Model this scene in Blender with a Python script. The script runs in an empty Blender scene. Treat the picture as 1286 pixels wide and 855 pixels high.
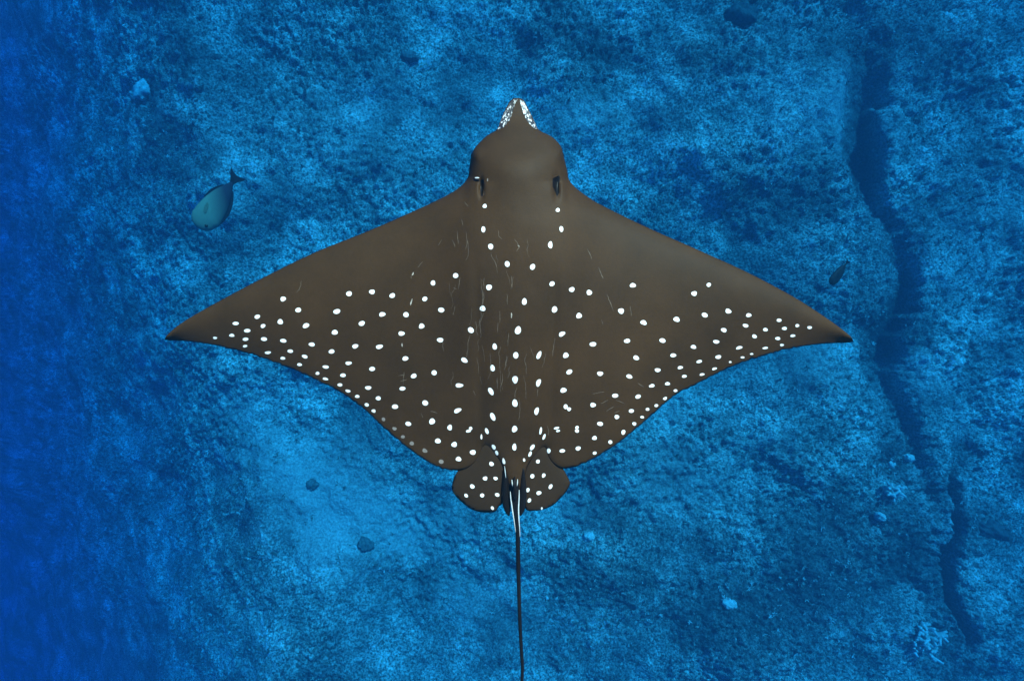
import bpy, bmesh, math, random
import numpy as np
from mathutils import Vector, Matrix
from mathutils.geometry import delaunay_2d_cdt

# ------------------------------------------------------------------ camera, sky, sun, exposure
sc = bpy.context.scene
CAMZ = 12.0                      # camera height above the datum; looks straight down
RAYD = 1.2                       # distance camera -> mid plane of the ray
W, H = 1286.0, 855.0
S = 2.0 * RAYD / W               # metres per photo pixel at the ray's distance (90 degree lens)

cam_d = bpy.data.cameras.new('camera')
cam_d.angle = math.radians(90.0)
cam_d.clip_start = 0.05
cam_d.clip_end = 500.0
cam = bpy.data.objects.new('camera', cam_d)
sc.collection.objects.link(cam)
cam.location = (0, 0, CAMZ)
cam.rotation_euler = (0, 0, 0)
sc.camera = cam

SUN_EL, SUN_AZ = math.radians(45.0), math.radians(28.0)   # azimuth from +Y (top of picture) towards +X
sun_vec = Vector((math.sin(SUN_AZ) * math.cos(SUN_EL), math.cos(SUN_AZ) * math.cos(SUN_EL), math.sin(SUN_EL)))
world = bpy.data.worlds.new('World')
sc.world = world
world.use_nodes = True
wn = world.node_tree.nodes
sky = wn.new('ShaderNodeTexSky')
sky.sky_type = 'NISHITA'
sky.sun_disc = False
sky.sun_elevation = SUN_EL
sky.sun_rotation = SUN_AZ
wn['Background'].inputs['Strength'].default_value = 0.12
world.node_tree.links.new(sky.outputs[0], wn['Background'].inputs['Color'])

sun_d = bpy.data.lights.new('sun', 'SUN')
sun_d.energy = 5.0
sun_d.angle = math.radians(3.0)
sun_d.color = (1.0, 0.95, 0.87)
sun = bpy.data.objects.new('sun', sun_d)
sc.collection.objects.link(sun)
sun.location = (20, 30, 60)
sun.rotation_euler = (-sun_vec).to_track_quat('-Z', 'Y').to_euler()

sc.view_settings.view_transform = 'Standard'
sc.view_settings.look = 'None'
sc.view_settings.gamma = 1.0
sc.view_settings.exposure = 0.9
sc.cycles.volume_bounces = 3
sc.cycles.max_bounces = 8

rng = np.random.default_rng(7)
random.seed(7)

# ------------------------------------------------------------------ helpers
def link(o, parent=None):
    sc.collection.objects.link(o)
    if parent is not None:
        o.parent = parent
    return o

def mesh_obj(name, verts, faces, mats, parent=None, smooth=True, mat_idx=None):
    me = bpy.data.meshes.new(name)
    me.from_pydata([tuple(map(float, v)) for v in verts], [], [tuple(map(int, f)) for f in faces])
    for m in (mats if isinstance(mats, (list, tuple)) else [mats]):
        me.materials.append(m)
    if mat_idx is not None:
        me.polygons.foreach_set('material_index', np.asarray(mat_idx, dtype=np.int32))
    if smooth:
        me.polygons.foreach_set('use_smooth', np.ones(len(me.polygons), dtype=bool))
    me.update()
    return link(bpy.data.objects.new(name, me), parent)

def fast_mesh(name, V, F, mats, parent=None, smooth=True):
    """V (n,3) float, F (m,k) int with constant k"""
    me = bpy.data.meshes.new(name)
    n, (m, k) = len(V), F.shape
    me.vertices.add(n)
    me.vertices.foreach_set('co', np.ascontiguousarray(V, dtype=np.float32).ravel())
    me.loops.add(m * k)
    me.loops.foreach_set('vertex_index', np.ascontiguousarray(F, dtype=np.int32).ravel())
    me.polygons.add(m)
    me.polygons.foreach_set('loop_start', np.arange(0, m * k, k, dtype=np.int32))
    me.polygons.foreach_set('loop_total', np.full(m, k, dtype=np.int32))
    me.polygons.foreach_set('use_smooth', np.full(m, smooth, dtype=bool))
    for mt in (mats if isinstance(mats, (list, tuple)) else [mats]):
        me.materials.append(mt)
    me.update(calc_edges=True)
    me.validate()
    return link(bpy.data.objects.new(name, me), parent)

def empty(name, loc):
    o = bpy.data.objects.new(name, None)
    o.location = loc
    o.empty_display_size = 0.1
    return link(o)

def tag(o, label=None, cat=None, group=None, kind=None):
    for k, v in (('label', label), ('category', cat), ('group', group), ('kind', kind)):
        if v:
            o[k] = v
    return o

_T = rng.random((8, 256, 256)).astype(np.float32)
def vnoise(x, y, s=0):
    """smooth 2-D value noise, -1..1"""
    t = _T[s % 8]
    ox, oy = 17.3 * s, 41.7 * s
    x = x + ox; y = y + oy
    xi = np.floor(x).astype(np.int64); yi = np.floor(y).astype(np.int64)
    fx = x - xi; fy = y - yi
    fx = fx * fx * fx * (fx * (fx * 6 - 15) + 10); fy = fy * fy * fy * (fy * (fy * 6 - 15) + 10)
    a = t[xi & 255, yi & 255]; b = t[(xi + 1) & 255, yi & 255]
    c = t[xi & 255, (yi + 1) & 255]; d = t[(xi + 1) & 255, (yi + 1) & 255]
    return ((a * (1 - fx) + b * fx) * (1 - fy) + (c * (1 - fx) + d * fx) * fy) * 2 - 1

def fbm(x, y, s=0, o=4, g=0.5):
    r = 0; a = 1; t = 0
    for i in range(o):
        ca, sa = math.cos(1.1 * i + s), math.sin(1.1 * i + s)
        r = r + a * vnoise((x * ca - y * sa) * 2 ** i, (x * sa + y * ca) * 2 ** i, s + i)
        t += a; a *= g
    return r / t

def sstep(a, b, x):
    t = np.clip((x - a) / (b - a), 0, 1)
    return t * t * (3 - 2 * t)

def catmull(P, step, closed=False):
    P = np.asarray(P, float)
    n = len(P); out = []
    rngi = range(n if closed else n - 1)
    for i in rngi:
        p1, p2 = P[i], P[(i + 1) % n]
        p0 = P[(i - 1) % n] if closed or i > 0 else p1
        p3 = P[(i + 2) % n] if closed or i < n - 2 else p2
        k = max(1, int(round(np.linalg.norm(p2 - p1) / step)))
        for j in range(k):
            t = j / k
            out.append(0.5 * ((2 * p1) + (-p0 + p2) * t + (2 * p0 - 5 * p1 + 4 * p2 - p3) * t * t + (-p0 + 3 * p1 - 3 * p2 + p3) * t ** 3))
    if not closed:
        out.append(P[-1])
    return np.array(out)

def seg_dist(Q, P):
    """distance of points Q to closed polyline P"""
    A = P; B = np.roll(P, -1, axis=0)
    best = np.full(len(Q), 1e9)
    for a, b in zip(A, B):
        ab = b - a
        L = max(ab @ ab, 1e-9)
        t = np.clip(((Q - a) @ ab) / L, 0, 1)
        d = np.hypot(Q[:, 0] - a[0] - t * ab[0], Q[:, 1] - a[1] - t * ab[1])
        best = np.minimum(best, d)
    return best

def inside(Q, P):
    x, y = Q[:, 0], Q[:, 1]
    r = np.zeros(len(Q), bool)
    for (x1, y1), (x2, y2) in zip(P, np.roll(P, -1, axis=0)):
        c = ((y1 > y) != (y2 > y))
        with np.errstate(divide='ignore', invalid='ignore'):
            xx = (x2 - x1) * (y - y1) / (y2 - y1) + x1
        r ^= c & (x < xx)
    return r

# ------------------------------------------------------------------ materials
def mat(name):
    m = bpy.data.materials.new(name)
    m.use_nodes = True
    nt = m.node_tree
    return m, nt, nt.nodes['Principled BSDF']

def N(nt, typ, **kw):
    n = nt.nodes.new(typ)
    for k, v in kw.items():
        if hasattr(n, k):
            setattr(n, k, v)
        else:
            n.inputs[k].default_value = v
    return n

def ramp(nt, src, stops):
    r = nt.nodes.new('ShaderNodeValToRGB')
    el = r.color_ramp.elements
    while len(el) < len(stops):
        el.new(0.5)
    for e, (p, c) in zip(el, stops):
        e.position = p
        e.color = (*c, 1) if len(c) == 3 else c
    nt.links.new(src, r.inputs[0])
    return r.outputs[0]

def noise(nt, scale, detail=4.0, rough=0.55, vec=None, coord='Object'):
    n = nt.nodes.new('ShaderNodeTexNoise')
    n.inputs['Scale'].default_value = scale
    n.inputs['Detail'].default_value = detail
    n.inputs['Roughness'].default_value = rough
    if vec is None:
        tc = nt.nodes.new('ShaderNodeTexCoord')
        vec = tc.outputs[coord]
    nt.links.new(vec, n.inputs['Vector'])
    return n.outputs['Fac']

def mixc(nt, fac, a, b, mode='MIX'):
    m = nt.nodes.new('ShaderNodeMix')
    m.data_type = 'RGBA'
    m.blend_type = mode
    for sock, v in ((m.inputs[0], fac), (m.inputs[6], a), (m.inputs[7], b)):
        if isinstance(v, (int, float)):
            sock.default_value = v
        elif isinstance(v, tuple):
            sock.default_value = (*v, 1)
        else:
            nt.links.new(v, sock)
    return m.outputs[2]

def bump(nt, b, h, strength, dist):
    n = nt.nodes.new('ShaderNodeBump')
    n.inputs['Strength'].default_value = strength
    n.inputs['Distance'].default_value = dist
    nt.links.new(h, n.inputs['Height'])
    nt.links.new(n.outputs[0], b.inputs['Normal'])

def skin_mat(name, dark, light, rough=0.62):
    m, nt, b = mat(name)
    f = noise(nt, 5.0, 5, 0.6)
    col = ramp(nt, f, [(0.34, dark), (0.66, light)])
    f2 = noise(nt, 160.0, 3, 0.6)
    col = mixc(nt, 0.25, col, ramp(nt, f2, [(0.3, (0.35, 0.35, 0.35)), (0.7, (0.65, 0.65, 0.65))]), 'OVERLAY')
    nt.links.new(col, b.inputs['Base Color'])
    b.inputs['Roughness'].default_value = rough
    b.inputs['Specular IOR Level'].default_value = 0.12
    bump(nt, b, noise(nt, 300.0, 3, 0.6), 0.15, 0.002)
    return m

M_skin = skin_mat('ray_skin', (0.032, 0.0150, 0.0050), (0.048, 0.0216, 0.0069))
M_dark = skin_mat('ray_dark_skin', (0.005, 0.004, 0.004), (0.010, 0.007, 0.006), 0.4)
M_fin = skin_mat('ray_fin_skin', (0.028, 0.0146, 0.0064), (0.034, 0.0172, 0.0074))

def flat_mat(name, c, rough=0.5, var=0.12, scale=60.0, spec=0.3):
    m, nt, b = mat(name)
    f = noise(nt, scale, 3)
    nt.links.new(ramp(nt, f, [(0.3, tuple(x * (1 - var) for x in c)), (0.7, tuple(min(1, x * (1 + var)) for x in c))]), b.inputs['Base Color'])
    b.inputs['Roughness'].default_value = rough
    b.inputs['Specular IOR Level'].default_value = spec
    return m

M_spot = flat_mat('ray_white_spot', (0.96, 0.85, 0.77), 0.5, 0.04)
M_faint = flat_mat('ray_faded_spot', (0.22, 0.17, 0.14), 0.5, 0.2)
M_scar = flat_mat('ray_scratch', (0.10, 0.066, 0.042), 0.5, 0.45, 160.0)
M_scar2 = flat_mat('ray_bright_scratch', (0.40, 0.32, 0.25), 0.5, 0.4, 160.0)
M_belly = flat_mat('ray_belly', (0.62, 0.58, 0.52), 0.5)
M_rim = flat_mat('ray_rim', (0.013, 0.008, 0.006), 0.55, 0.3, 90.0)
M_pale_line = flat_mat('ray_pale_line', (0.62, 0.60, 0.56), 0.3, 0.15, 200.0)

# snout skin: dark, with pale streaks that also paint in its wet shine
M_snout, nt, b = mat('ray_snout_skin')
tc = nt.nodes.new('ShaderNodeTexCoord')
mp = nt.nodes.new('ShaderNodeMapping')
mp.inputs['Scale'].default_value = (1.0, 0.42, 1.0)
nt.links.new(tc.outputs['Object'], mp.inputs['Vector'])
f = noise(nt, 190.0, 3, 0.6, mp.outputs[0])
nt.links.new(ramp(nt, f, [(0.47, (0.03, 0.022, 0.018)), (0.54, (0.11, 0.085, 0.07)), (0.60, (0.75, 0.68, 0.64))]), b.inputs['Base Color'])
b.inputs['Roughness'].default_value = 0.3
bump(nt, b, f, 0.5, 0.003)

# ------------------------------------------------------------------ the water (haze) volume
def haze_material(ss, sa):
    """principled volume with scattering ss and absorption sa (per metre, rgb)"""
    m = bpy.data.materials.new('blue_sea_water')
    m.use_nodes = True
    nt = m.node_tree
    nt.nodes.remove(nt.nodes['Principled BSDF'])
    v = nt.nodes.new('ShaderNodeVolumePrincipled')
    d = max(s + a for s, a in zip(ss, sa)) * 1.02
    col = [s / d for s in ss]
    ab = [(1 - a / (d * (1 - c))) ** 2 for a, c in zip(sa, col)]
    v.inputs['Density'].default_value = d
    v.inputs['Color'].default_value = (*col, 1)
    v.inputs['Absorption Color'].default_value = (*ab, 1)
    v.inputs['Anisotropy'].default_value = 0.0
    nt.links.new(v.outputs[0], nt.nodes['Material Output'].inputs['Volume'])
    return m

M_water = haze_material((0.0007, 0.0048, 0.0092), (0.178, 0.0520, 0.0152))

# ------------------------------------------------------------------ reef floor
def px2w(px, py, depth):
    """photo pixel -> world x,y at a given depth below the camera"""
    k = depth / (W / 2)
    return (px - W / 2) * k, -(py - H / 2) * k

D0 = 11.0
def path_w(pts, depth=D0):
    return np.array([px2w(x, y, depth) for x, y in pts])

GULLY = catmull(path_w([(1050, -60), (1066, 30), (1092, 110), (1094, 170), (1098, 230), (1118, 280), (1140, 335), (1146, 375), (1116, 430), (1126, 490), (1140, 530), (1150, 580), (1168, 640)]), 0.25)
CRACK = catmull(path_w([(1208, 570), (1202, 620), (1192, 670), (1186, 720), (1190, 765), (1212, 795), (1216, 830)]), 0.25)

def path_field(x, y, P):
    """signed offset across the path (+ = right of it in the picture) and its parameter 0..1 from top to bottom"""
    o = np.argsort(P[:, 1])
    xc = np.interp(y, P[o, 1], P[o, 0])
    par = (P[:, 1].max() - y) / (P[:, 1].max() - P[:, 1].min())
    return x - xc, par

# pale sandy patches: (px, py, rx, ry, angle, amount)
SAND = [(440, 640, 190, 70, 35, 1.0), (520, 690, 90, 60, 20, 0.7), (330, 560, 120, 60, 20, 0.45), (720, 160, 80, 40, 0, 0.45),
        (1030, 140, 70, 45, 10, 0.7), (180, 112, 14, 18, 0, 0.6), (830, 500, 90, 30, -35, 0.5), (1010, 470, 80, 40, 0, 0.4),
        (1150, 480, 60, 40, 0, 0.3), (860, 590, 110, 40, 0, 0.4), (1240, 300, 90, 120, 0, 0.25), (450, 180, 200, 70, -10, 0.3),
        (720, 620, 60, 40, 0, 0.4), (160, 480, 120, 80, 0, 0.3)]
DARK = [(960, 730, 230, 90, -5, 1.0), (1120, 690, 110, 120, 0, 0.8), (700, 800, 180, 60, 0, 0.7), (830, 640, 90, 50, 0, 0.5), (1100, 40, 150, 70, 20, 0.7), (1060, 350, 80, 90, 0, 0.5), (870, 90, 90, 60, 0, 0.45), (200, 130, 120, 80, 0, 0.7), (1000, 250, 90, 70, 0, 0.6),
        (760, 50, 120, 40, 10, 0.6), (1130, 620, 120, 50, 10, 0.4), (520, 100, 60, 40, 0, 0.5), (1000, 820, 160, 50, 0, 0.6),
        (230, 40, 90, 60, 0, 0.4), (1150, 60, 120, 40, 20, 0.4)]

def patch_field(x, y, L):
    r = np.zeros(x.shape)
    for px, py, rx, ry, ang, amt in L:
        cx, cy = px2w(px, py, D0)
        k = D0 / (W / 2)
        a = math.radians(-ang)
        u = ((x - cx) * math.cos(a) + (y - cy) * math.sin(a)) / (rx * k)
        v = (-(x - cx) * math.sin(a) + (y - cy) * math.cos(a)) / (ry * k)
        r = np.maximum(r, amt * np.exp(-(u * u + v * v) * 0.9))
    return r

def reef(x, y):
    """height of the reef, sand amount (0..1), dark patches with gully shade painted in (0..1)"""
    wx = x + 0.5 * fbm(x * 0.7, y * 0.7, 3, 3)
    wy = y + 0.5 * fbm(x * 0.7 + 9, y * 0.7, 4, 3)
    z = np.full(x.shape, CAMZ - D0)
    # slope into deep water on the left, turning with the lower left corner
    q = -(x + 5.6) - 0.16 * (y + 1.0) + 0.9 * fbm(x * 0.16, y * 0.16, 1, 2)
    q = np.where(q > 0, np.sqrt(q * q + 1.2) - 1.1, 0)
    drop = 0.86 * np.maximum(q, 0)
    z -= 46.0 * (1 - np.exp(-drop / 46.0))
    sand = np.clip(patch_field(wx, wy, SAND) * (0.75 + 0.7 * fbm(x * 1.1, y * 1.1, 2, 4)), 0, 1)
    dark = np.clip(patch_field(wx, wy, DARK) * (0.8 + 0.6 * fbm(x * 0.9, y * 0.9, 5, 4)), 0, 1)
    # broad relief
    z += 0.55 * fbm(x * 0.22, y * 0.22, 2, 3) + 0.30 * fbm(x * 0.8, y * 0.8, 6, 3)
    # raised shelf right of the gully, its lip sharp, its other side a soft sandy slope
    jag = 0.20 * fbm(x * 1.7, y * 1.7, 5, 4) + 0.09 * fbm(x * 5, y * 5, 3, 3)
    dd, par = path_field(x, y, GULLY)
    dd = dd + jag
    ends = sstep(0.10, 0.30, par) * (1 - 0.92 * sstep(0.70, 1.05, par)) * (0.75 + 0.5 * fbm(x * 0 + 3, y * 0.6, 2, 2))
    z += 0.16 * sstep(0.05, 0.4, dd) * np.exp(-np.clip(dd, 0, 99) / 7.0) * sstep(-0.15, 0.1, par) * (1 - sstep(0.9, 1.3, par))
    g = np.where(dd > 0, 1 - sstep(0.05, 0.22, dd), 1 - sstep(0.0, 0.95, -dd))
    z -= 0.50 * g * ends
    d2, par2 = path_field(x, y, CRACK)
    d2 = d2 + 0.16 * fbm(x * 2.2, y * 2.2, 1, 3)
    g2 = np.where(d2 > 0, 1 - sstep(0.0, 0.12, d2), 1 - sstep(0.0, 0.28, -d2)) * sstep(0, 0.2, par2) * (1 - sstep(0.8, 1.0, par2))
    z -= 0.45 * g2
    calm = np.clip(1 - 0.6 * sand - 0.65 * (g * ends) ** 2 - 0.5 * g2, 0.1, 1)
    # coral heads and knobs
    lump = fbm(x * 2.6, y * 2.6, 7, 3)
    z += calm * 0.12 * np.maximum(lump, -0.2)
    rough = np.clip(0.8 + 0.8 * fbm(x * 0.5, y * 0.5, 4, 3), 0.35, 1.5)
    knob = 1 - np.abs(fbm(x * 7.5, y * 7.5, 1, 2))
    z += calm * rough * 0.055 * knob ** 3
    z += calm * rough * (0.042 * vnoise(x * 12.5, y * 12.5, 3) + 0.055 * vnoise(x * 20.0, y * 20.0, 4))
    return z, np.clip(sand * (1 - g * ends), 0, 1), np.clip(dark + 0.8 * g2 + 0.95 * g * ends, 0, 1)  # soft shade of the gully painted into the dark mask; crack darkened too

def axis(lo, hi, step, far, n):
    core = np.arange(lo, hi, step)
    t = np.linspace(0, 1, n + 1)[1:]
    a = hi + (far - hi) * t ** 2.6 + step * np.arange(1, n + 1)
    b2 = lo - (far + lo) * t ** 2.6 - step * np.arange(1, n + 1)
    return np.concatenate([b2[::-1], core, a])

STEP = 0.038
gx = axis(-20.5, 13.5, STEP, 110.0, 90)
gy = axis(-9.6, 9.6, STEP, 110.0, 90)
GX, GY = np.meshgrid(gx, gy)
Z, SD, DK = reef(GX, GY)
jx = 0.35 * STEP * vnoise(GX * 31.0, GY * 31.0, 2)
jy = 0.35 * STEP * vnoise(GX * 31.0, GY * 31.0, 5)
V = np.stack([GX + jx, GY + jy, Z], -1).reshape(-1, 3)
ny, nx = GX.shape
i = np.arange(ny - 1)[:, None] * nx + np.arange(nx - 1)[None, :]
F = np.stack([i, i + 1, i + nx + 1, i + nx], -1).reshape(-1, 4)

# reef material: sand, dead coral rock, algae turf, pale tips
M_reef, nt, b = mat('reef_floor')
at = nt.nodes.new('ShaderNodeAttribute'); at.attribute_name = 'sand'
at2 = nt.nodes.new('ShaderNodeAttribute'); at2.attribute_name = 'dark'
big = noise(nt, 0.9, 6, 0.62)
rock = ramp(nt, big, [(0.36, (0.11, 0.13, 0.115)), (0.5, (0.27, 0.28, 0.24)), (0.62, (0.50, 0.51, 0.44))])
mid = noise(nt, 5.5, 5, 0.65)
rock = mixc(nt, 0.45, rock, ramp(nt, mid, [(0.33, (0.22, 0.22, 0.22)), (0.5, (0.5, 0.5, 0.5)), (0.68, (0.80, 0.80, 0.80))]), 'OVERLAY')
fine = noise(nt, 21.0, 3, 0.8)
rock = mixc(nt, 0.85, rock, ramp(nt, fine, [(0.40, (0.05, 0.05, 0.05)), (0.5, (0.45, 0.45, 0.45)), (0.60, (0.98, 0.98, 0.98))]), 'OVERLAY')
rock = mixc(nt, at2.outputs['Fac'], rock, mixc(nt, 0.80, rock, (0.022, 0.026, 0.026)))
sandc = ramp(nt, noise(nt, 22.0, 3, 0.8), [(0.40, (0.33, 0.33, 0.29)), (0.65, (0.62, 0.60, 0.53))])
col = mixc(nt, at.outputs['Fac'], rock, sandc)
nt.links.new(col, b.inputs['Base Color'])
b.inputs['Roughness'].default_value = 0.95
b.inputs['Specular IOR Level'].default_value = 0.05
bump(nt, b, noise(nt, 22.0, 4, 0.65), 0.9, 0.06)

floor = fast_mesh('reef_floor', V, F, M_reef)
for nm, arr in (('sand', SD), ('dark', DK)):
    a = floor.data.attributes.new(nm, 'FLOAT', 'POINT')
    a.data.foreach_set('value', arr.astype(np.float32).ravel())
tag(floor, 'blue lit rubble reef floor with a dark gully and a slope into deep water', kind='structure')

# ------------------------------------------------------------------ small corals nobody could count, one stuff object
def tuft_proto(r, nb, spread):
    V, F = [], []
    for k in range(nb):
        a = r.uniform(0, 2 * math.pi); e = r.uniform(0.15, 1.0) * spread
        d = Vector((math.cos(a) * math.sin(e), math.sin(a) * math.sin(e), math.cos(e)))
        L = r.uniform(0.65, 1.1); w = r.uniform(0.12, 0.22)
        t = d.orthogonal().normalized(); s = d.cross(t)
        base = len(V)
        for q in range(3):
            an = q * 2.094
            V.append((t * math.cos(an) + s * math.sin(an)) * w + d * 0.05)
        for q in range(3):
            an = q * 2.094 + 0.4
            V.append(d * L + (t * math.cos(an) + s * math.sin(an)) * w * 0.6)
        for q in range(3):
            q2 = (q + 1) % 3
            F += [(base + q, base + q2, base + 3 + q2), (base + q, base + 3 + q2, base + 3 + q)]
        F.append((base + 3, base + 4, base + 5))
    return np.array([tuple(v) for v in V]), np.array(F)

def scatter_tufts(n, seed):
    r = np.random.default_rng(seed)
    px = r.uniform(-14.5, 13.0, n * 3); py = r.uniform(-9.3, 9.3, n * 3)
    z, s, dk = reef(px, py)
    dens = (0.35 + 0.9 * fbm(px * 0.6, py * 0.6, 2, 3)) * (1 - 0.9 * s)
    keep = np.where(r.random(n * 3) < np.clip(dens, 0.04, 1))[0][:n]
    px, py, z = px[keep], py[keep], z[keep]
    rr = random.Random(seed)
    protos = [tuft_proto(rr, k, sp) for k, sp in ((5, 1.5), (6, 1.3), (4, 1.6), (5, 1.1))]
    VV, FF, SH = [], [], []
    off = 0
    kind = r.integers(0, len(protos), len(px))
    for q, (pv, pf) in enumerate(protos):
        m = np.where(kind == q)[0]
        a = r.uniform(0, 2 * np.pi, len(m)); sz = 0.035 + 0.06 * r.random(len(m)) ** 2.2
        ca, sa = np.cos(a)[:, None], np.sin(a)[:, None]
        X = (pv[None, :, 0] * ca - pv[None, :, 1] * sa) * sz[:, None] + px[m][:, None]
        Y = (pv[None, :, 0] * sa + pv[None, :, 1] * ca) * sz[:, None] + py[m][:, None]
        Zz = pv[None, :, 2] * (sz * r.uniform(0.6, 1.1, len(m)))[:, None] + (z[m] - 0.02)[:, None]
        VV.append(np.stack([X, Y, Zz], -1).reshape(-1, 3))
        FF.append((pf[None] + (np.arange(len(m)) * len(pv))[:, None, None] + off).reshape(-1, 3))
        SH.append(np.repeat(r.random(len(m)), len(pv)))
        off += len(m) * len(pv)
    return np.concatenate(VV), np.concatenate(FF), np.concatenate(SH)

M_tuft, nt, b = mat('small_corals')
at = nt.nodes.new('ShaderNodeAttribute'); at.attribute_name = 'shade'
c = ramp(nt, at.outputs['Fac'], [(0.0, (0.07, 0.075, 0.06)), (0.45, (0.20, 0.19, 0.15)), (0.8, (0.38, 0.37, 0.31)), (1.0, (0.62, 0.60, 0.54))])
c = mixc(nt, 0.5, c, ramp(nt, noise(nt, 1.0, 4, 0.6), [(0.35, (0.3, 0.3, 0.3)), (0.65, (0.72, 0.72, 0.72))]), 'OVERLAY')
nt.links.new(c, b.inputs['Base Color'])
b.inputs['Roughness'].default_value = 0.9
b.inputs['Specular IOR Level'].default_value = 0.05
tv, tf, ts = scatter_tufts(30000, 5)
corals = fast_mesh('small_corals', tv, tf, M_tuft, smooth=False)
a = corals.data.attributes.new('shade', 'FLOAT', 'POINT'); a.data.foreach_set('value', ts.astype(np.float32))
tag(corals, 'carpet of small branching corals and rubble covering the reef', 'coral', kind='stuff')

# ------------------------------------------------------------------ corals one can pick out
def coral_mat(name, lo, hi, scale=18.0):
    m, nt, b = mat(name)
    nt.links.new(ramp(nt, noise(nt, scale, 5, 0.65), [(0.35, lo), (0.62, hi)]), b.inputs['Base Color'])
    b.inputs['Roughness'].default_value = 0.9
    b.inputs['Specular IOR Level'].default_value = 0.05
    bump(nt, b, noise(nt, scale * 1.6, 4, 0.65), 0.8, 0.03)
    return m
M_cpale = coral_mat('pale_coral', (0.36, 0.37, 0.32), (0.68, 0.67, 0.60))
M_cmid = coral_mat('grey_coral', (0.16, 0.16, 0.14), (0.34, 0.33, 0.29))
M_cdim = coral_mat('dim_coral', (0.07, 0.08, 0.07), (0.19, 0.20, 0.18))
M_cdark = coral_mat('dark_coral', (0.035, 0.042, 0.042), (0.10, 0.11, 0.10))

def ground(px, py):
    depth = D0
    for _ in range(25):
        x, y = px2w(px, py, depth)
        z = float(reef(np.array([x]), np.array([y]))[0][0])
        depth += 0.5 * ((CAMZ - z) - depth)
    return x, y, z, depth

def boulder(px, py, w, h, ang, material, seed, label, high=0.5, name='boulder_coral', lobes=0):
    x, y, z, depth = ground(px, py)
    k = depth / (W / 2)
    root = empty(name, (x, y, z))
    r = random.Random(seed)
    def blob(nm, cx, cy, rx, ry, rz, sd):
        bm = bmesh.new()
        bmesh.ops.create_icosphere(bm, subdivisions=4, radius=1.0)
        P = np.array([v.co[:] for v in bm.verts])
        n = 0.34 * fbm(P[:, 0] * 1.4 + sd, P[:, 1] * 1.4 + P[:, 2], sd % 5, 3) + 0.30 * fbm(P[:, 0] * 5 + P[:, 2] * 2, P[:, 1] * 4 + sd, 3, 3)
        for v, q in zip(bm.verts, n):
            v.co = v.co * (1 + q)
            v.co = Vector((v.co.x * rx + cx, v.co.y * ry + cy, v.co.z * rz))
        me = bpy.data.meshes.new(nm)
        bm.to_mesh(me); bm.free()
        me.materials.append(material)
        me.polygons.foreach_set('use_smooth', np.ones(len(me.polygons), bool))
        o = link(bpy.data.objects.new(nm, me), root)
        o.rotation_euler[2] = math.radians(-ang)
    rx, ry = w * k * 0.5, h * k * 0.5
    blob('coral_head', 0, 0, rx, ry, high * min(rx, ry) + 0.08, seed)
    for q in range(lobes):
        a = r.uniform(0, 6.28)
        blob('lobe', math.cos(a) * rx * 0.8, math.sin(a) * ry * 0.8, rx * r.uniform(0.3, 0.5), ry * r.uniform(0.3, 0.5), 0.3 * rx, seed + q + 1)
    return tag(root, label, 'coral')

def branching(px, py, w, h, ang, material, seed, label, nb=26):
    x, y, z, depth = ground(px, py)
    k = depth / (W / 2)
    root = empty('branching_coral', (x, y, z))
    r = random.Random(seed)
    V, F = [], []
    def tube(p0, p1, r0, r1):
        d = (p1 - p0).normalized(); t = d.orthogonal().normalized(); s = d.cross(t)
        bse = len(V)
        for p, rad in ((p0, r0), (p0.lerp(p1, 0.55) + t * r.uniform(-0.2, 0.2) * r0, (r0 + r1) / 2), (p1, r1)):
            for q in range(6):
                V.append(p + (t * math.cos(q * 1.047) + s * math.sin(q * 1.047)) * rad)
        for lv in range(2):
            for q in range(6):
                q2 = (q + 1) % 6
                F.append((bse + lv * 6 + q, bse + lv * 6 + q2, bse + lv * 6 + 6 + q2, bse + lv * 6 + 6 + q))
        F.append(tuple(bse + 12 + q for q in range(6)))
    a0 = math.radians(-ang)
    for _ in range(nb):
        u, v = r.uniform(-1, 1), r.uniform(-1, 1)
        e = Vector((math.cos(a0) * u * w - math.sin(a0) * v * h, math.sin(a0) * u * w + math.cos(a0) * v * h, 0)) * k * 0.5
        tip = e + Vector((0, 0, r.uniform(0.12, 0.30)))
        st = e * 0.45 + Vector((0, 0, -0.05))
        tube(st, tip, 0.05, 0.03)
        for _2 in range(2):
            m = st.lerp(tip, r.uniform(0.5, 0.9))
            tube(m, m + Vector((r.uniform(-1, 1), r.uniform(-1, 1), r.uniform(0.3, 1))) * 0.14, 0.035, 0.02)
    mesh_obj('branches', [tuple(v) for v in V], F, material, root)
    blob_v = []
    return tag(root, label, 'coral')

boulder(927, 22, 44, 34, -20, M_cdark, 11, 'large round almost black boulder coral near the head of the gully', 0.8)
boulder(180, 113, 20, 30, 10, M_cpale, 12, 'small pale boulder coral alone on the darker upper slope', 0.6)
boulder(460, 683, 19, 15, 20, M_cdim, 13, 'small dark oval coral head in the middle of the pale sand', 0.5)
boulder(392, 608, 15, 13, 0, M_cdim, 14, 'small dark coral knob at the upper edge of the pale sand', 0.5)
boulder(1245, 665, 46, 22, 20, M_cdark, 15, 'long low dark coral head beside the narrow straight crack', 0.6, lobes=2)
boulder(1208, 785, 40, 36, 10, M_cdark, 16, 'dark lumpy coral mass sitting across the end of the narrow crack', 0.5, lobes=3)
boulder(1116, 582, 12, 12, 0, M_cpale, 17, 'pale round coral knob, the farther of two from the narrow crack', 0.7)
boulder(1139, 574, 11, 11, 0, M_cpale, 18, 'pale round coral knob, the nearer of two to the narrow crack', 0.7)
boulder(916, 757, 16, 12, 0, M_cpale, 19, 'pale flat coral clump on dark reef behind the right wing', 0.5)
boulder(515, 72, 20, 15, 0, M_cdim, 20, 'dim dark coral head on the reef ahead of the left wing', 0.4)
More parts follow.
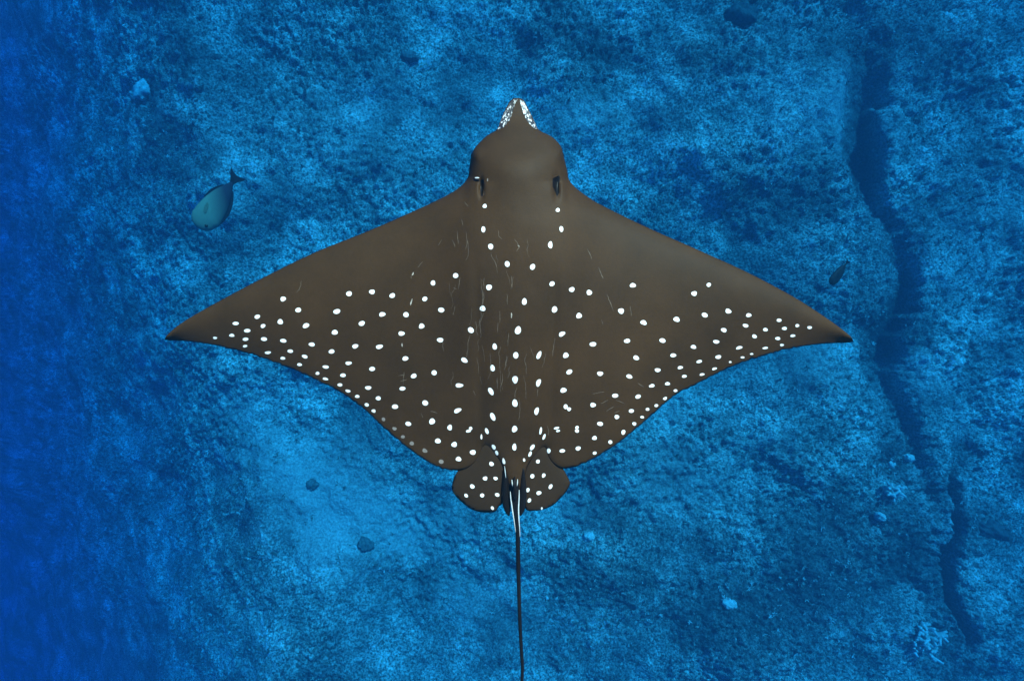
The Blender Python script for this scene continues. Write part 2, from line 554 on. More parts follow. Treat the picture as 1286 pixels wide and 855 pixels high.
branching(1156, 800, 34, 44, 20, M_cpale, 21, 'large pale spreading branching coral beside the end of the narrow crack')
branching(1115, 615, 14, 12, 0, M_cpale, 22, 'tiny pale branching coral between gully end and crack', 10)
boulder(1105, 648, 10, 10, 0, M_cpale, 23, 'tiny pale coral knob alone past the end of the gully', 0.7)
boulder(741, 674, 14, 12, 0, M_cpale, 24, 'small pale coral knob on the reef beside the ray tail', 0.5)

# ------------------------------------------------------------------ the spotted ray
CX = 648.0                                              # body axis in photo pixels
ORIG = Vector(((CX - W / 2) * S, -(400 - H / 2) * S, CAMZ - RAYD))
def rp(px, py, h):
    """photo pixel + height (in pixels) above the wing plane -> metres, local to the ray"""
    k = 1.0 - h * S / RAYD
    return Vector(((px - W / 2) * S * k, -(py - H / 2) * S * k, CAMZ - RAYD + h * S)) - ORIG

LEFT = [(650, 123.5), (645, 124), (640, 128), (634, 139), (628.5, 152), (624, 163), (611, 171), (597, 185), (591.5, 198), (589, 215), (587, 224), (578, 234.5),
        (560, 246), (530, 260.5), (500, 274), (470, 287), (438, 300), (405, 313), (373, 327.5), (337, 345.5), (295, 367.5), (253, 390.5), (232, 403), (217.5, 413.5), (208.5, 422.5), (206.5, 426.5),
        (215, 427.5), (232, 428.2), (270, 433.5), (308, 442.5), (348, 455.5), (379.5, 468.5), (401, 479), (426, 491.5), (456, 512.5), (479.5, 534.5), (500.5, 553), (524, 571), (545, 583.5), (564, 589.8),
        (584, 589), (598, 580), (606, 566), (610, 560), (620, 570), (630, 583), (635, 598), (639, 612), (643, 622)]
RIGHT = [(652, 123.5), (658, 126.5), (664, 138), (671, 152), (677, 163.5), (693, 172), (704, 183.5), (708.3, 198), (712.5, 215), (714.5, 225.5), (723, 236), (740.5, 249), (753, 256.5), (790, 275), (830, 293.5),
         (860, 306.5), (888, 319), (929, 337.5), (961, 353.5), (1002, 376), (1039.5, 400.5), (1062, 417), (1070.5, 425.5), (1069, 429.8), (1047, 430.8), (1019, 433.2), (991, 438), (965, 444.4), (938.5, 453),
         (916, 461.5), (888, 475), (872, 484), (850, 494.5), (827, 513.5), (804, 533.5), (780, 553.3), (757, 568.7), (733.5, 581.5), (708, 588.2), (694, 582), (687, 572), (684, 562), (675, 570), (664, 583), (659, 598), (655, 612), (651, 622)]
outl = catmull(np.array(LEFT[::-1] + RIGHT), 3.0, True)
# fine scalloped trailing margin
tr = (outl[:, 1] > 436) & (np.abs(outl[:, 0] - CX) > 70)
sc_n = rng.normal(0, 0.45, len(outl))
outl[:, 1] += np.where(tr, sc_n, 0)

# leading and trailing edge as functions of x, for the wing section
def edge_fn(pts):
    p = np.array(sorted(pts)); return p
Lw = [(206.5, 426.5), (232, 403), (295, 367.5), (373, 327.5), (438, 300), (500, 274), (560, 246), (590, 228), (706, 228), (753, 256.5), (830, 293.5), (888, 319), (961, 353.5), (1039.5, 400.5), (1070.5, 427)]
Tw = [(206.5, 427.5), (270, 433.5), (348, 455.5), (426, 491.5), (500, 553), (545, 583), (584, 598), (640, 615), (660, 615), (708, 598), (757, 569), (804, 533), (872, 484), (938, 453), (1019, 433), (1070.5, 428)]
LXe, LYe = np.array(Lw).T; TXe, TYe = np.array(Tw).T

SPIR = [(604.5, 236, 3.2, 11), (699.5, 235, 4.2, 13)]
def ray_height(P, D):
    """mid surface and half thickness (pixels) at photo points P with edge distance D"""
    x, y = P[:, 0], P[:, 1]
    u = x - CX; au = np.abs(u)
    yl = np.interp(x, LXe, LYe); yt = np.interp(x, TXe, TYe)
    # soften the section lookups near the centre
    c = np.clip((y - yl) / np.maximum(yt - yl, 1.0), 0.0, 1.0)
    span = np.clip(1 - au / 425.0, 0, 1)
    prof = (np.sqrt(c + 0.01) - 0.1) * (1 - c) / 0.385
    wing = (3.0 + 21.0 * span ** 0.8) * prof * sstep(10, 70, au) + (3.0 + 21.0 * span ** 0.8) * 0.5 * (1 - sstep(10, 70, au)) * sstep(150, 260, y) * (1 - sstep(430, 610, y))
    body = 27.0 * np.exp(-(au / 88.0) ** 2.2) * sstep(120, 290, y) * (1 - 0.95 * sstep(300, 585, y))
    trunk = 3.5 * np.exp(-(au / 36.0) ** 4) * sstep(330, 420, y) * (1 - 0.6 * sstep(520, 600, y))
    hd = np.sqrt(np.clip(1 - (u / 64.0) ** 2, 0, 1)) * np.exp(-((y - 205) / 34.0) ** 2) * 15.0
    edge = 1 - np.exp(-D / 5.5)
    wing = wing * (1 - 0.6 * sstep(530, 580, y))
    top = (wing + body + trunk + hd) * edge + 1.6 * np.sqrt(np.minimum(D, 6) / 6.0)
    # groove between trunk and wing, low muscle ripples
    top -= 1.3 * np.exp(-((au - 47 + 0.03 * (y - 430)) / 5.0) ** 2) * sstep(300, 380, y) * (1 - sstep(520, 570, y))
    top += 0.35 * fbm(x / 24.0, y / 40.0, 2, 3) * edge
    for sx, sy, rx, ry in SPIR:
        q = ((x - sx) / rx) ** 2 + ((y - sy) / ry) ** 2
        top += 2.4 * np.exp(-(((x - sx) / 15.0) ** 2 + ((y - sy) / 15.0) ** 2)) - 9.0 * np.exp(-q * 1.2)
    for ex in (596.5, 706.0):
        top += 5.0 * np.exp(-(((x - ex) / 7.0) ** 2 + ((y - 193) / 9.0) ** 2))
    mid = -16.0 * (au / 425.0) ** 2 - 12.0 * (au / 425.0) ** 1.3 * c - 6.0 * sstep(175, 130, y) * 1.0
    mid = mid + np.where(y < 172, -5.0 * sstep(172, 140, y), 0)
    return mid, top

def ellipse(cx, cy, w, h, ang, n=12, wob=0.10, r=random):
    a = math.radians(ang); ca, sa = math.cos(a), math.sin(a)
    ph = r.uniform(0, 6.28); k3 = r.uniform(-wob, wob); k2 = r.uniform(-wob, wob)
    out = []
    for i in range(n):
        t = 2 * math.pi * i / n
        m = 1 + k3 * math.cos(3 * t + ph) + k2 * math.cos(2 * t + ph * 1.7)
        X, Y = 0.5 * w * m * math.cos(t), 0.5 * h * m * math.sin(t)
        out.append((cx + X * ca - Y * sa, cy + X * sa + Y * ca))
    return out

# spot tables: zone origin and scale of the measuring crop, then x, y, width, height, angle in it
def zone(ox, oy, k, L):
    return [(ox + q[0] / k, oy + q[1] / k, q[2] / k, q[3] / k, q[4] if len(q) > 4 else 0) for q in L]
SPOTS = zone(190, 300, 4.748, [(786,358,34,28,-20),(876,424,36,27,-20),(632,464,34,24,-10),(503,504,38,20),(769,494,34,30,-10),(666,519,28,24,-10),(572,547,38,22,-5),(922,517,40,28,-30),
    (380,590,26,14,5),(480,575,32,18),(562,598,34,20),(559,639,28,14,-10),(672,597,38,22,5),(787,607,38,22,5),(695,678,38,16),(829,669,34,20,5),(784,711,30,17,5),(957,629,36,24),(915,701,36,20,10),
    (884,749,30,17,10),(1075,671,34,26,5),(1040,763,36,20,5),(991,801,24,18),(1038,834,32,16,10)])
SPOTS += zone(400, 300, 4.75, [(182,327,34,30,-10),(319,316,34,28,-20),(440,338,34,28,-25),(683,263,30,28),(818,219,32,30),(634,358,32,26,-5),(732,424,36,30,20),(109,433,40,30,-15),(380,450,36,28,-10),
    (522,452,34,30,-15),(258,504,38,28,-15),(97,557,38,28,-10),(615,520,34,30,-15),(495,564,38,26),(726,603,40,26),(219,640,36,26,-15),(363,643,40,26,-10),(179,741,36,22),(146,813,34,22,5),(320,775,34,26,-5),
    (518,713,36,26),(870,723,40,28,35),(568,817,36,26,-20),(690,798,34,28,25),(909,544,40,30,35),(1027,46,30,34),(1126,150,30,34),(1017,289,32,36,20),(979,415,32,34,10),(1051,642,26,38),(1038,770,28,38,-20),
    (1190,545,36,48,15),(1177,694,32,38,15)])
SPOTS += zone(400, 460, 4.277, [(115,99,28,16,5),(158,132,26,16,10),(208,161,26,16,10),(259,206,24,18,20),(296,239,22,18,20),(267,115,34,20),(321,171,30,20),(411,216,34,24),(451,119,34,20),(756,102,42,22),
    (573,196,32,28,25),(747,237,40,24,-20),(482,308,30,24),(610,295,30,34),(705,328,26,30),(805,347,26,16,-10),(817,333,20,18),(641,400,32,26),(729,419,30,28,30),(829,461,32,26),(752,497,30,24,-10),(875,378,10,28),
    (904,347,18,34,-20),(926,134,24,44,-30),(936,270,24,46,-20),(941,433,18,30,-30),(957,464,16,26,-20),(995,509,14,34,-10),(1056,71,30,40),(1055,197,28,42),(1053,336,28,36),(1052,433,22,38)])
SPOTS += zone(640, 300, 4.75, [(243,36,26,42),(137,167,30,36),(253,268,30,30),(371,302,32,30),(475,320,32,32),(735,277,34,28,5),(1188,274,26,24),(1101,326,34,28,5),(88,374,30,38),(268,421,34,36,30),(414,458,34,32,-20),
    (665,430,38,30,20),(799,499,38,28,10),(996,480,40,28,10),(1164,454,38,26,15),(312,567,38,28,-25),(497,628,44,24,-5),(701,608,36,26),(912,606,38,26,10),(1097,644,34,22,5),(175,693,24,50,20),(335,694,36,30,-35),
    (755,709,36,26,15),(976,694,36,22,5),(1131,731,34,18,-10),(356,793,36,28,-20),(540,803,36,26),(714,820,36,24,10),(883,782,36,22,5),(1018,767,32,18,-10),(1042,819,28,18,-5),(1148,808,30,14,-10)])
SPOTS += zone(640, 460, 4.277, [(155,88,24,42,20),(764,104,30,18,-10),(848,93,26,18,-5),(891,130,22,14,-10),(835,172,22,16,-30),(788,210,20,16,-10),(741,230,20,16),(712,272,20,14),(670,308,20,20),(611,353,22,26,30),
    (541,406,22,20,-20),(457,465,22,16,-10),(289,128,34,26,-20),(567,157,36,20,-5),(690,162,32,20,-15),(301,216,22,26),(319,229,22,20),(448,207,30,24),(654,239,28,20),(576,271,26,22),(486,308,32,22,10),(145,240,24,40,20),
    (167,346,14,38,10),(185,378,14,32,25),(252,331,28,14,-15),(260,346,22,12,-10),(362,328,20,18),(362,346,24,18),(456,384,26,22),(122,434,20,34,35),(110,470,16,30,25),(78,502,12,18),(210,453,20,26,15),(283,453,28,20,-5),
    (368,440,28,22,-10)])
SPOTS += zone(860, 320, 5.344, [(292,378,42,30,10),(429,405,36,26),(633,439,34,22),(408,475,38,24,15),(262,505,38,28,10),(541,502,34,22,5),(669,494,34,22),(755,475,28,20),(838,488,32,20),(468,547,34,24,10),(624,561,38,20),
    (725,543,34,18),(652,605,28,16),(211,583,42,24,5),(365,623,44,20,-15),(540,625,36,16,-5),(225,685,38,26,-15),(305,719,18,14),(388,688,26,14),(449,665,24,12),(199,764,34,16,-15)])
SPOTS += zone(580, 220, 9.186, [(264,357,46,48),(248,626,46,70),(1107,403,46,44),(1148,622,44,68,-10)])
FAINT = zone(400, 460, 4.277, [(349,284,22,18,40),(408,334,24,18,30),(453,378,22,18),(501,413,26,20,20),(571,452,28,22,30),(659,511,28,22,20)])
PELV_L = zone(400, 460, 4.277, [(895,601,24,22,25),(951,601,24,18,20),(826,644,26,22,30),(793,693,18,22,-30),(879,692,24,20,20),(960,689,24,20,25),(934,760,16,20,-20),(929,523,26,22,30)])
PELV_R = zone(640, 460, 4.277, [(122,589,22,24,20),(183,585,18,24,25),(98,663,18,24,25),(220,645,18,28,30),(157,679,26,22),(106,719,18,24,25),(173,762,10,14),(152,510,20,22)])
def zl(ox, oy, k, L):
    return [[(ox + a / k, oy + b3 / k) for a, b3 in l] for l in L]
SCR1 = zl(400, 300, 4.75, [[(622,135),(590,172)],[(568,195),(556,215),(552,238)],[(1025,80),(1042,120),(1060,150),(1067,205)],[(1168,0),(1196,45),(1180,75)],[(890,8),(895,80),(878,130)],[(845,230),(835,300)],
    [(797,5),(815,50)],[(815,400),(803,455)],[(1080,430),(1082,500)],[(962,480),(970,590)],[(1160,230),(1148,300)],[(1130,700),(1108,780)],[(1072,500),(1068,560)],[(1135,560),(1128,640)],[(800,290),(825,300)],[(985,440),(955,520)],
    [(735,5),(715,40)],[(1125,330),(1128,390)]])
SCR1 += zl(640, 300, 4.75, [[(465,60),(490,120)],[(530,170),(560,240)],[(580,330),(620,430)],[(720,400),(725,460)],[(550,480),(556,510)],[(270,590),(255,700)],[(10,220),(18,290)]])
SCR1 += zl(190, 300, 4.748, [[(895,250),(888,290),(865,320)]])
SCR1 += zl(640, 460, 4.277, [[(445,147),(510,136)],[(490,200),(530,180)],[(520,240),(560,215)],[(570,180),(620,200)],[(560,250),(590,240)],[(690,90),(720,110)],[(205,320),(210,370)],[(150,120),(150,160)]])
SCR1 += zl(400, 460, 4.277, [[(430,50),(465,45)],[(440,80),(475,70)],[(460,30),(455,95)],[(550,250),(560,275)],[(600,240),(640,250)],[(830,130),(842,155)],[(960,60),(962,120)]])
SCR1 += zl(560, 220, 6.0, [[(140,200),(165,235)],[(85,420),(95,520)],[(150,420),(160,500),(150,560)],[(120,330),(130,380)]])
SCR2 = zl(400, 300, 4.75, [[(566,200),(557,218)],[(560,358),(549,395)],[(499,622),(498,643)],[(1150,440),(1152,472)],[(1188,38),(1196,46)]])

def ribbon(P, w0, r):
    P = catmull(P, 2.5)
    P = P + np.array([(r.uniform(-0.45, 0.45), r.uniform(-0.2, 0.2)) for _ in P])
    Lp, Rp = [], []
    for i in range(len(P)):
        t = P[min(i + 1, len(P) - 1)] - P[max(i - 1, 0)]
        t = t / max(np.linalg.norm(t), 1e-6)
        n = np.array([-t[1], t[0]])
        e = math.sin(math.pi * (0.12 + 0.76 * i / max(1, len(P) - 1)))
        w = w0 * e * r.uniform(0.6, 1.2) * 0.5
        Lp.append(P[i] + n * w); Rp.append(P[i] - n * w)
    return [tuple(q) for q in Lp + Rp[::-1]]

def sheet(name, outline, regions, height, mats, parent, spacing, bottom_mat, seed, extra=None, bot=0.6):
    """closed body: triangulated outline with coloured regions let into its upper face.
    regions: list of (polygon, material index).  height(P, D) -> (mid, half thickness)"""
    r = random.Random(seed)
    pts = [tuple(p) for p in outline]
    faces = [list(range(len(pts)))]
    pri = [0]
    for poly, mi in regions:
        faces.append(list(range(len(pts), len(pts) + len(poly))))
        pts += [tuple(p) for p in poly]
        pri.append(mi)
    xs = np.arange(outline[:, 0].min(), outline[:, 0].max(), spacing)
    ys = np.arange(outline[:, 1].min(), outline[:, 1].max(), spacing * 0.866)
    g = np.array([(x + (spacing / 2 if j % 2 else 0), y) for j, y in enumerate(ys) for x in xs])
    if extra is not None:
        g = np.concatenate([g, extra])
    g = g[inside(g, outline)]
    g = g[seg_dist(g, outline) > 0.3 * min(spacing, 5)]
    pts += [tuple(p) for p in g]
    # a ring of points hugging the edge so that the rim turns over smoothly
    rv, re, rf, ov, oe, of = delaunay_2d_cdt([Vector(p) for p in pts], [], faces, 1, 1e-4, True)
    P = np.array([v[:] for v in rv])
    T = np.array([list(f)[:3] for f in rf])
    G = P[T].mean(1)
    keep = inside(G, outline)
    T, G = T[keep], G[keep]
    mi = np.zeros(len(T), int)
    for (poly, m) in regions:
        pp = np.array(poly)
        box = np.where((G[:, 0] > pp[:, 0].min()) & (G[:, 0] < pp[:, 0].max()) & (G[:, 1] > pp[:, 1].min()) & (G[:, 1] < pp[:, 1].max()))[0]
        if len(box):
            hit = box[inside(G[box], pp)]
            mi[hit] = np.maximum(mi[hit], m)
    tri = T.tolist()
    D = seg_dist(P, outline)
    mid, top = height(P, D)
    onb = D < 0.02
    top = np.where(onb, 0, top)
    V = [rp(x, y, m + t) for (x, y), m, t in zip(P, mid, top)]
    low = {}
    for k in range(len(P)):
        if onb[k]:
            low[k] = k
        else:
            low[k] = len(V)
            V.append(rp(P[k][0], P[k][1], mid[k] - bot * top[k] - 0.3))
    FA, MI = [], []
    for t, m in zip(tri, mi):
        a, b2, c2 = (P[q] for q in t[:3])
        if (b2[0] - a[0]) * (c2[1] - a[1]) - (b2[1] - a[1]) * (c2[0] - a[0]) > 0:
            t = t[::-1]                                   # picture y runs down
        FA.append(t); MI.append(m)
        lo = [low[q] for q in t][::-1]
        if len(set(lo)) >= 3 and not all(onb[q] for q in t):
            FA.append(lo); MI.append(bottom_mat)
    return mesh_obj(name, V, FA, mats, parent, True, MI)

ray = empty('eagle_ray', ORIG)
tag(ray, 'dark brown eagle ray with white spots gliding over the blue reef, wings spread', 'ray')

rr = random.Random(3)
REG = []
# dark serrated margin along the trailing edge, drawn as skin of its own colour
def margin(a, b2, side):
    i0 = min(range(len(outl)), key=lambda q: np.hypot(*(outl[q] - a)))
    i1 = min(range(len(outl)), key=lambda q: np.hypot(*(outl[q] - b2)))
    lo, hi = min(i0, i1), max(i0, i1)
    seg = outl[lo:hi + 1]
    inn = []
    for i in range(len(seg)):
        t = seg[min(i + 1, len(seg) - 1)] - seg[max(i - 1, 0)]
        t = t / np.linalg.norm(t)
        n = np.array([-t[1], t[0]])
        q = seg[i] + n * 0.5
        if not inside(np.array([q]), outl)[0]:
            n = -n
        inn.append(seg[i] + n * (1.5 + 0.6 * rr.uniform(-1, 1)))
    return [tuple(p) for p in seg] + [tuple(p) for p in inn[::-1]]
REG.append((margin(np.array((232, 428.2)), np.array((564, 589.8)), -1), 5))
REG.append((margin(np.array((1047, 430.8)), np.array((733.5, 581.5)), 1), 5))
# snout: two pale streaked flanks
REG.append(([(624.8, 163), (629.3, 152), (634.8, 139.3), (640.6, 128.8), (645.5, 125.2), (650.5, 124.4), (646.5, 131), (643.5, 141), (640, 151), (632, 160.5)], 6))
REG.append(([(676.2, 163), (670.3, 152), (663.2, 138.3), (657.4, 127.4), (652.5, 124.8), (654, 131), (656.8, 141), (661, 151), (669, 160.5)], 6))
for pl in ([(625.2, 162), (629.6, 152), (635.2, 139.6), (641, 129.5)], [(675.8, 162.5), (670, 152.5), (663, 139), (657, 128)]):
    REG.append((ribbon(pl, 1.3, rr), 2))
# spiracles
REG.append(([(603, 226), (608, 226), (607.5, 236), (606.5, 246), (603.6, 246.5), (603.2, 236)], 4))
REG.append(([(594, 224.5), (602, 225.5), (602, 228), (595, 227.5)], 4))
REG.append(([(694, 224), (702, 220.5), (703.5, 224), (702, 232), (702.5, 242), (699.5, 247), (697.5, 242), (694, 234)], 4))
REG.append((ellipse(599, 223.4, 6, 1.6, 0), 1)); REG.append((ellipse(612.3, 226, 1.6, 4, 0), 2))  # highlights by the left spiracle, painted as pale marks
for q in SPOTS:
    REG.append((ellipse(*q, r=rr), 1))
for q in FAINT:
    REG.append((ellipse(*q, r=rr), 2))
for l in SCR1:
    REG.append((ribbon(l, 0.8, rr), 3))
for l in SCR2:
    REG.append((ribbon(l, 1.6, rr), 7))
for q in range(34):                                   # faint old scratches along the back
    x0 = rr.gauss(612, 34); y0 = rr.uniform(268, 500); ln = rr.uniform(10, 34); dx = rr.uniform(-4, 4)
    l = [(x0 + dx * t + rr.uniform(-1.5, 1.5), y0 + ln * t) for t in (0, 0.35, 0.7, 1.0)]
    REG.append((ribbon(l, rr.uniform(0.35, 0.7), rr), 3))
ex = []
for sx, sy, rx, ry in SPIR:
    for a in np.arange(-14, 14, 1.6):
        for b2 in np.arange(-18, 18, 1.6):
            ex.append((sx + a + 0.01 * b2, sy + b2))
for q in np.arange(585, 718, 2.6):
    for v2 in np.arange(124, 215, 2.6):
        ex.append((q + 0.3 * math.sin(v2), v2))
inner = []
for off in (1.0, 2.6):
    P = outl; t = np.roll(P, -1, 0) - np.roll(P, 1, 0); t /= np.maximum(np.linalg.norm(t, axis=1), 1e-6)[:, None]
    for sg in (1, -1):
        qn = P + sg * off * np.stack([-t[:, 1], t[:, 0]], -1)
        inner.append(qn[inside(qn, outl)])
ex = np.concatenate([np.array(ex)] + inner)
body = sheet('body', outl, REG, ray_height, [M_skin, M_spot, M_faint, M_scar, M_dark, M_rim, M_snout, M_scar2, M_belly], ray, 5.0, 8, 1, ex)

# pelvic fins under the rear margin of the wings
def pelv(outline, spots, seed):
    o = catmull(np.array(outline), 2.5, True)
    def hgt(P, D):
        mid = 0.2 - 0.09 * (P[:, 1] - 560) - 0.02 * np.abs(P[:, 0] - CX)
        return mid, 2.6 * (1 - np.exp(-D / 7.0)) + 0.5 * np.sqrt(np.minimum(D, 3) / 3)
    reg = [(ellipse(*q, r=rr), 1) for q in spots]
    return sheet('pelvic_fin', o, reg, hgt, [M_fin, M_spot, M_belly], ray, 3.5, 2, seed)
pelv([(612, 552), (596, 565), (580, 580), (575.5, 590), (570, 600), (567.5, 613), (571, 621), (578, 628.5), (590, 638), (600, 642), (611, 643.4), (622, 642), (626, 636.5), (632, 630), (637, 612), (636, 594), (632, 575), (622, 556)], PELV_L, 5)
pelv([(678, 552), (690, 565), (702, 578), (707, 588), (712, 597), (715.8, 606), (713, 614), (707.5, 621.5), (696, 633), (688, 637.5), (679.5, 640.3), (670, 641), (662, 640.5), (656, 630), (655, 612), (656, 594), (661, 575), (668, 556)], PELV_R, 6)

def tube(name, pts, material, parent, n=12, flat=1.0):
    """loft of ellipses: pts (px, py, h, radius) in ray pixels"""
    V, F = [], []
    C = [rp(a, b2, h) for a, b2, h, _ in pts]
    for i, (p, q) in enumerate(zip(C, pts)):
        d = (C[min(i + 1, len(C) - 1)] - C[max(i - 1, 0)]).normalized()
        s = d.cross(Vector((0, 0, 1))).normalized(); t = s.cross(d)
        for k in range(n):
            a = 2 * math.pi * k / n
            V.append(p + (s * math.cos(a) + t * math.sin(a) * flat) * q[3] * S)
    for i in range(len(pts) - 1):
        for k in range(n):
            k2 = (k + 1) % n
            F.append((i * n + k, i * n + k2, (i + 1) * n + k2, (i + 1) * n + k))
    F.append(tuple(range(n))[::-1]); F.append(tuple((len(pts) - 1) * n + k for k in range(n)))
    return mesh_obj(name, V, F, material, parent)

TAIL = [(646.5, 584, -8, 5.0), (646.4, 594, -5, 6.5), (646.3, 606, -1.5, 6.8), (646.5, 620, 0.5, 6.0), (647, 635, 0, 4.8), (648, 650, -1, 3.9), (650, 665, -2, 3.0), (650.6, 690, -4, 2.8), (651, 715, -6, 2.7), (651.8, 745, -8, 2.5), (652.5, 770, -10, 2.4),
        (653.6, 795, -12, 2.3), (655, 820, -14, 2.2), (656.2, 838, -15, 2.1), (655.2, 855, -16, 2.0), (652.5, 880, -18, 1.9), (650, 920, -22, 1.7), (652, 980, -28, 1.4), (656, 1050, -36, 1.1), (655, 1130, -46, 0.7), (652, 1200, -55, 0.3)]
tail = tube('tail', catmull(np.array(TAIL), 5.0), M_dark, ray)
# small dorsal fin on the root of the tail, two claspers beside it, pale strips standing for glossy highlights along it
tube('dorsal_fin', [(646.3, 598, 8, 0.6), (646.3, 604, 9, 1.6), (646.5, 612, 10, 2.2), (646.8, 620, 10, 2.0), (647.2, 627, 8, 0.8)], M_dark, tail, 10, 2.4)
for pts in ([(634, 588, 3.5, 0.8), (634.8, 600, 2, 3.0), (635.2, 615, 0.5, 4.8), (636, 630, -2, 5.4), (637.5, 641, -3, 3.8), (639, 647.5, -4, 1.0)],
            [(657.5, 588, 3.5, 0.8), (657, 600, 2, 2.8), (656.8, 615, 0.5, 4.4), (656.2, 630, -2, 5.0), (654.8, 641, -3, 3.6), (653.5, 647.5, -4, 1.0)]):
    tube('clasper', catmull(np.array(pts), 3.0), M_dark, ray, 10, 0.7)
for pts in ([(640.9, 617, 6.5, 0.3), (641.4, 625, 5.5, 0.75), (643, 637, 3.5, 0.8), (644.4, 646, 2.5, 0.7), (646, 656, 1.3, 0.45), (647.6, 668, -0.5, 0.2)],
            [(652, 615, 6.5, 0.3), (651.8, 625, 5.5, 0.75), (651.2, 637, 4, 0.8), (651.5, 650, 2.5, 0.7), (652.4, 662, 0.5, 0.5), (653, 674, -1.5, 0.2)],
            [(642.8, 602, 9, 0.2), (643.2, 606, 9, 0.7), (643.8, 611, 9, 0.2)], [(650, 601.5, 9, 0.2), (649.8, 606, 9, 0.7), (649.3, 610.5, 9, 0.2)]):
    tube('tail_highlight', catmull(np.array(pts), 2.0), M_pale_line, tail, 8)
tube('skin_fold', catmull(np.array([(633.6, 585, 6, 0.2), (634.4, 592, 5.5, 0.5), (635.3, 600, 5, 0.2)]), 2.0), M_pale_line, ray, 6)
# eyes at the sides of the head
for ex_, ey_ in ((594.0, 196.5), (705.5, 196.5)):
    bm = bmesh.new()
    bmesh.ops.create_uvsphere(bm, u_segments=16, v_segments=10, radius=4.0 * S)
    c0 = rp(ex_, ey_, -3.0)
    for v in bm.verts:
        v.co = Vector((v.co.x * 0.7, v.co.y, v.co.z)) + c0
    me = bpy.data.meshes.new('eye'); bm.to_mesh(me); bm.free()
    me.materials.append(M_dark)
    link(bpy.data.objects.new('eye', me), ray)

# ------------------------------------------------------------------ two fish
def fish(name, px_head, px_tail, depth, deep, colors, label, roll, pitch, dark_rear, cat='fish', n=16):
    hx, hy = px2w(*px_head, depth); tx, ty = px2w(*px_tail, depth)
    L = math.hypot(hx - tx, hy - ty) / math.cos(pitch)
    root = empty(name, ((hx + tx) / 2, (hy + ty) / 2, CAMZ - depth))
    fwd = Vector((hx - tx, hy - ty, 0)).normalized()
    lat = Vector((0, 0, 1))
    dor = lat.cross(fwd)                                  # dorsal edge
    Rm = Matrix((fwd, dor, lat)).transposed().to_4x4()    # local x forward, y dorsal, z lateral
    root.matrix_world = Matrix.Translation(root.location) @ Rm @ Matrix.Rotation(pitch, 4, 'Y') @ Matrix.Rotation(roll, 4, 'X')
    body_m, dark_m, fin_m = colors
    st = [(-0.36, 0.030, 0.012), (-0.31, 0.040, 0.018), (-0.23, 0.085, 0.032), (-0.11, 0.145, 0.055), (0.03, 0.19, 0.075), (0.18, 0.218, 0.085), (0.30, 0.222, 0.083), (0.40, 0.19, 0.070), (0.46, 0.135, 0.048), (0.49, 0.07, 0.022), (0.5, 0.008, 0.004)]
    st = catmull(np.array(st), 0.025)
    V, F = [], []
    for x, hh, ww in st:
        for k in range(n):
            a = 2 * math.pi * k / n
            V.append((x * L, math.cos(a) * hh * L * deep * 0.92 - 0.01 * L * (x > 0.3), math.sin(a) * ww * L))
    for i in range(len(st) - 1):
        for k in range(n):
            F.append((i * n + k, i * n + (k + 1) % n, (i + 1) * n + (k + 1) % n, (i + 1) * n + k))
    F.append(tuple(range(n))); F.append(tuple((len(st) - 1) * n + k for k in range(n))[::-1])
    mesh_obj('body', V, F, body_m, root)
    def fin(nm, poly, z0, m, th=0.004):
        k = len(poly)
        V = [(x * L, y * L, z0 * L + th * L) for x, y in poly] + [(x * L, y * L, z0 * L - th * L) for x, y in poly]
        F = [tuple(range(k)), tuple(range(2 * k - 1, k - 1, -1))] + [(i, i + k, (i + 1) % k + k, (i + 1) % k) for i in range(k)]
        return mesh_obj(nm, V, F, m, root, False)
    fin('tail_fin', [(-0.33, 0.028), (-0.39, 0.055), (-0.44, 0.09), (-0.51, 0.125), (-0.48, 0.07), (-0.465, 0.0), (-0.48, -0.07), (-0.52, -0.135), (-0.44, -0.09), (-0.39, -0.055), (-0.33, -0.028)], 0, dark_m)
    up = [(x, hh * deep * 0.92) for x, hh, ww in st if -0.24 < x < 0.28]
    fin('dorsal_fin', [(x, y - 0.02) for x, y in up] + [(x - 0.015, y - 0.01 + 0.045 * math.sin(math.pi * (0.08 + 0.84 * (x + 0.24) / 0.52))) for x, y in up[::-1]], 0, dark_m)
    lo = [(x, -hh * deep * 0.92) for x, hh, ww in st if -0.24 < x < 0.10]
    fin('anal_fin', [(x, y + 0.02) for x, y in lo] + [(x - 0.015, y + 0.01 - 0.04 * math.sin(math.pi * (0.08 + 0.84 * (x + 0.24) / 0.34))) for x, y in lo[::-1]], 0, dark_m)
    for sg in (1, -1):
        p = fin('pectoral_fin', [(0.24, -0.03), (0.20, -0.02), (0.12, -0.05), (0.08, -0.085), (0.14, -0.09), (0.22, -0.065)], sg * 0.088, fin_m, 0.003)
        bm = bmesh.new(); bmesh.ops.create_uvsphere(bm, u_segments=12, v_segments=8, radius=0.024 * L)
        for v in bm.verts:
            v.co += Vector((0.385 * L, 0.07 * L, sg * 0.056 * L))
        me = bpy.data.meshes.new('eye'); bm.to_mesh(me); bm.free(); me.materials.append(M_dark)
        link(bpy.data.objects.new('eye', me), root)
    return tag(root, label, cat)

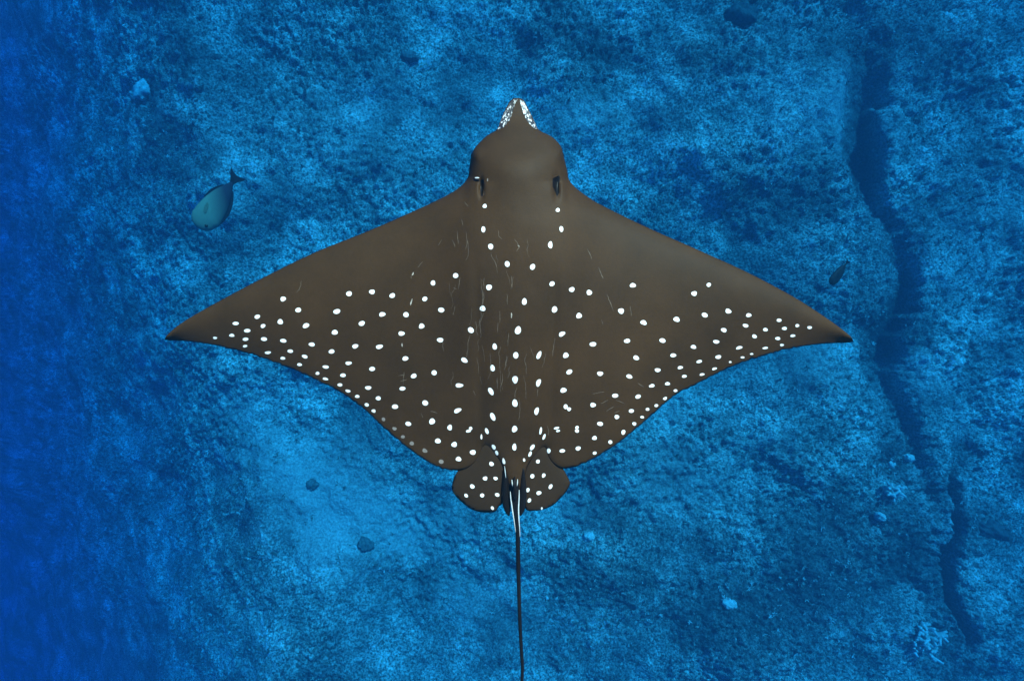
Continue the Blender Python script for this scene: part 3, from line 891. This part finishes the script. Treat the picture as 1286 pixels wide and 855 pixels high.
def fish_mat(name, front, rear, x0, x1):
    m, nt, b = mat(name)
    tc = nt.nodes.new('ShaderNodeTexCoord'); sp = nt.nodes.new('ShaderNodeSeparateXYZ')
    nt.links.new(tc.outputs['Object'], sp.inputs[0])
    mr = nt.nodes.new('ShaderNodeMapRange')
    mr.inputs['From Min'].default_value = x0; mr.inputs['From Max'].default_value = x1
    ax = nt.nodes.new('ShaderNodeMath'); ax.operation = 'MULTIPLY_ADD'
    nt.links.new(sp.outputs['Y'], ax.inputs[0]); ax.inputs[1].default_value = -0.8
    nt.links.new(sp.outputs['X'], ax.inputs[2])
    nt.links.new(ax.outputs[0], mr.inputs['Value'])
    col = mixc(nt, mr.outputs[0], rear, front)
    col = mixc(nt, 0.3, col, ramp(nt, noise(nt, 60.0, 3), [(0.3, (0.4, 0.4, 0.4)), (0.7, (0.6, 0.6, 0.6))]), 'OVERLAY')
    nt.links.new(col, b.inputs['Base Color'])
    b.inputs['Roughness'].default_value = 0.6
    b.inputs['Specular IOR Level'].default_value = 0.08
    return m
M_f1 = fish_mat('grey_fish_skin', (0.06, 0.14, 0.125), (0.012, 0.018, 0.035), -0.13, 0.12)
M_f1d = flat_mat('fish_dark_fin', (0.008, 0.011, 0.02), 0.7, 0.3, spec=0.05)
M_f1f = flat_mat('fish_yellow_fin', (0.05, 0.10, 0.08), 0.5, 0.3)
M_f2 = fish_mat('black_fish_skin', (0.012, 0.014, 0.018), (0.010, 0.012, 0.016), -0.1, 0.1)
fish('surgeonfish', (247, 286), (302, 220), 5.2, 0.95, (M_f1, M_f1d, M_f1f), 'pale grey oval fish with a dark tail, tilted on its side above the slope', math.radians(-18), math.radians(6), True)
fish('damselfish', (1044, 357), (1065, 327), 5.6, 1.0, (M_f2, M_f1d, M_f1d), 'small all-dark fish swimming beside the tip of the right wing', math.radians(-25), math.radians(5), False)

# ------------------------------------------------------------------ the body of sea water round everything
zmin = float(Z.min()) - 1.0
ztop = CAMZ + 0.3
ext = 118.0
bm = bmesh.new()
bmesh.ops.create_cube(bm, size=1.0)
for v in bm.verts:
    v.co = Vector((v.co.x * 2 * ext, v.co.y * 2 * ext, zmin if v.co.z < 0 else ztop))
me = bpy.data.meshes.new('haze'); bm.to_mesh(me); bm.free()
me.materials.append(M_water)
hz = link(bpy.data.objects.new('haze', me))
tag(hz, 'clear deep blue sea water between the ray and the reef', 'water', kind='stuff')
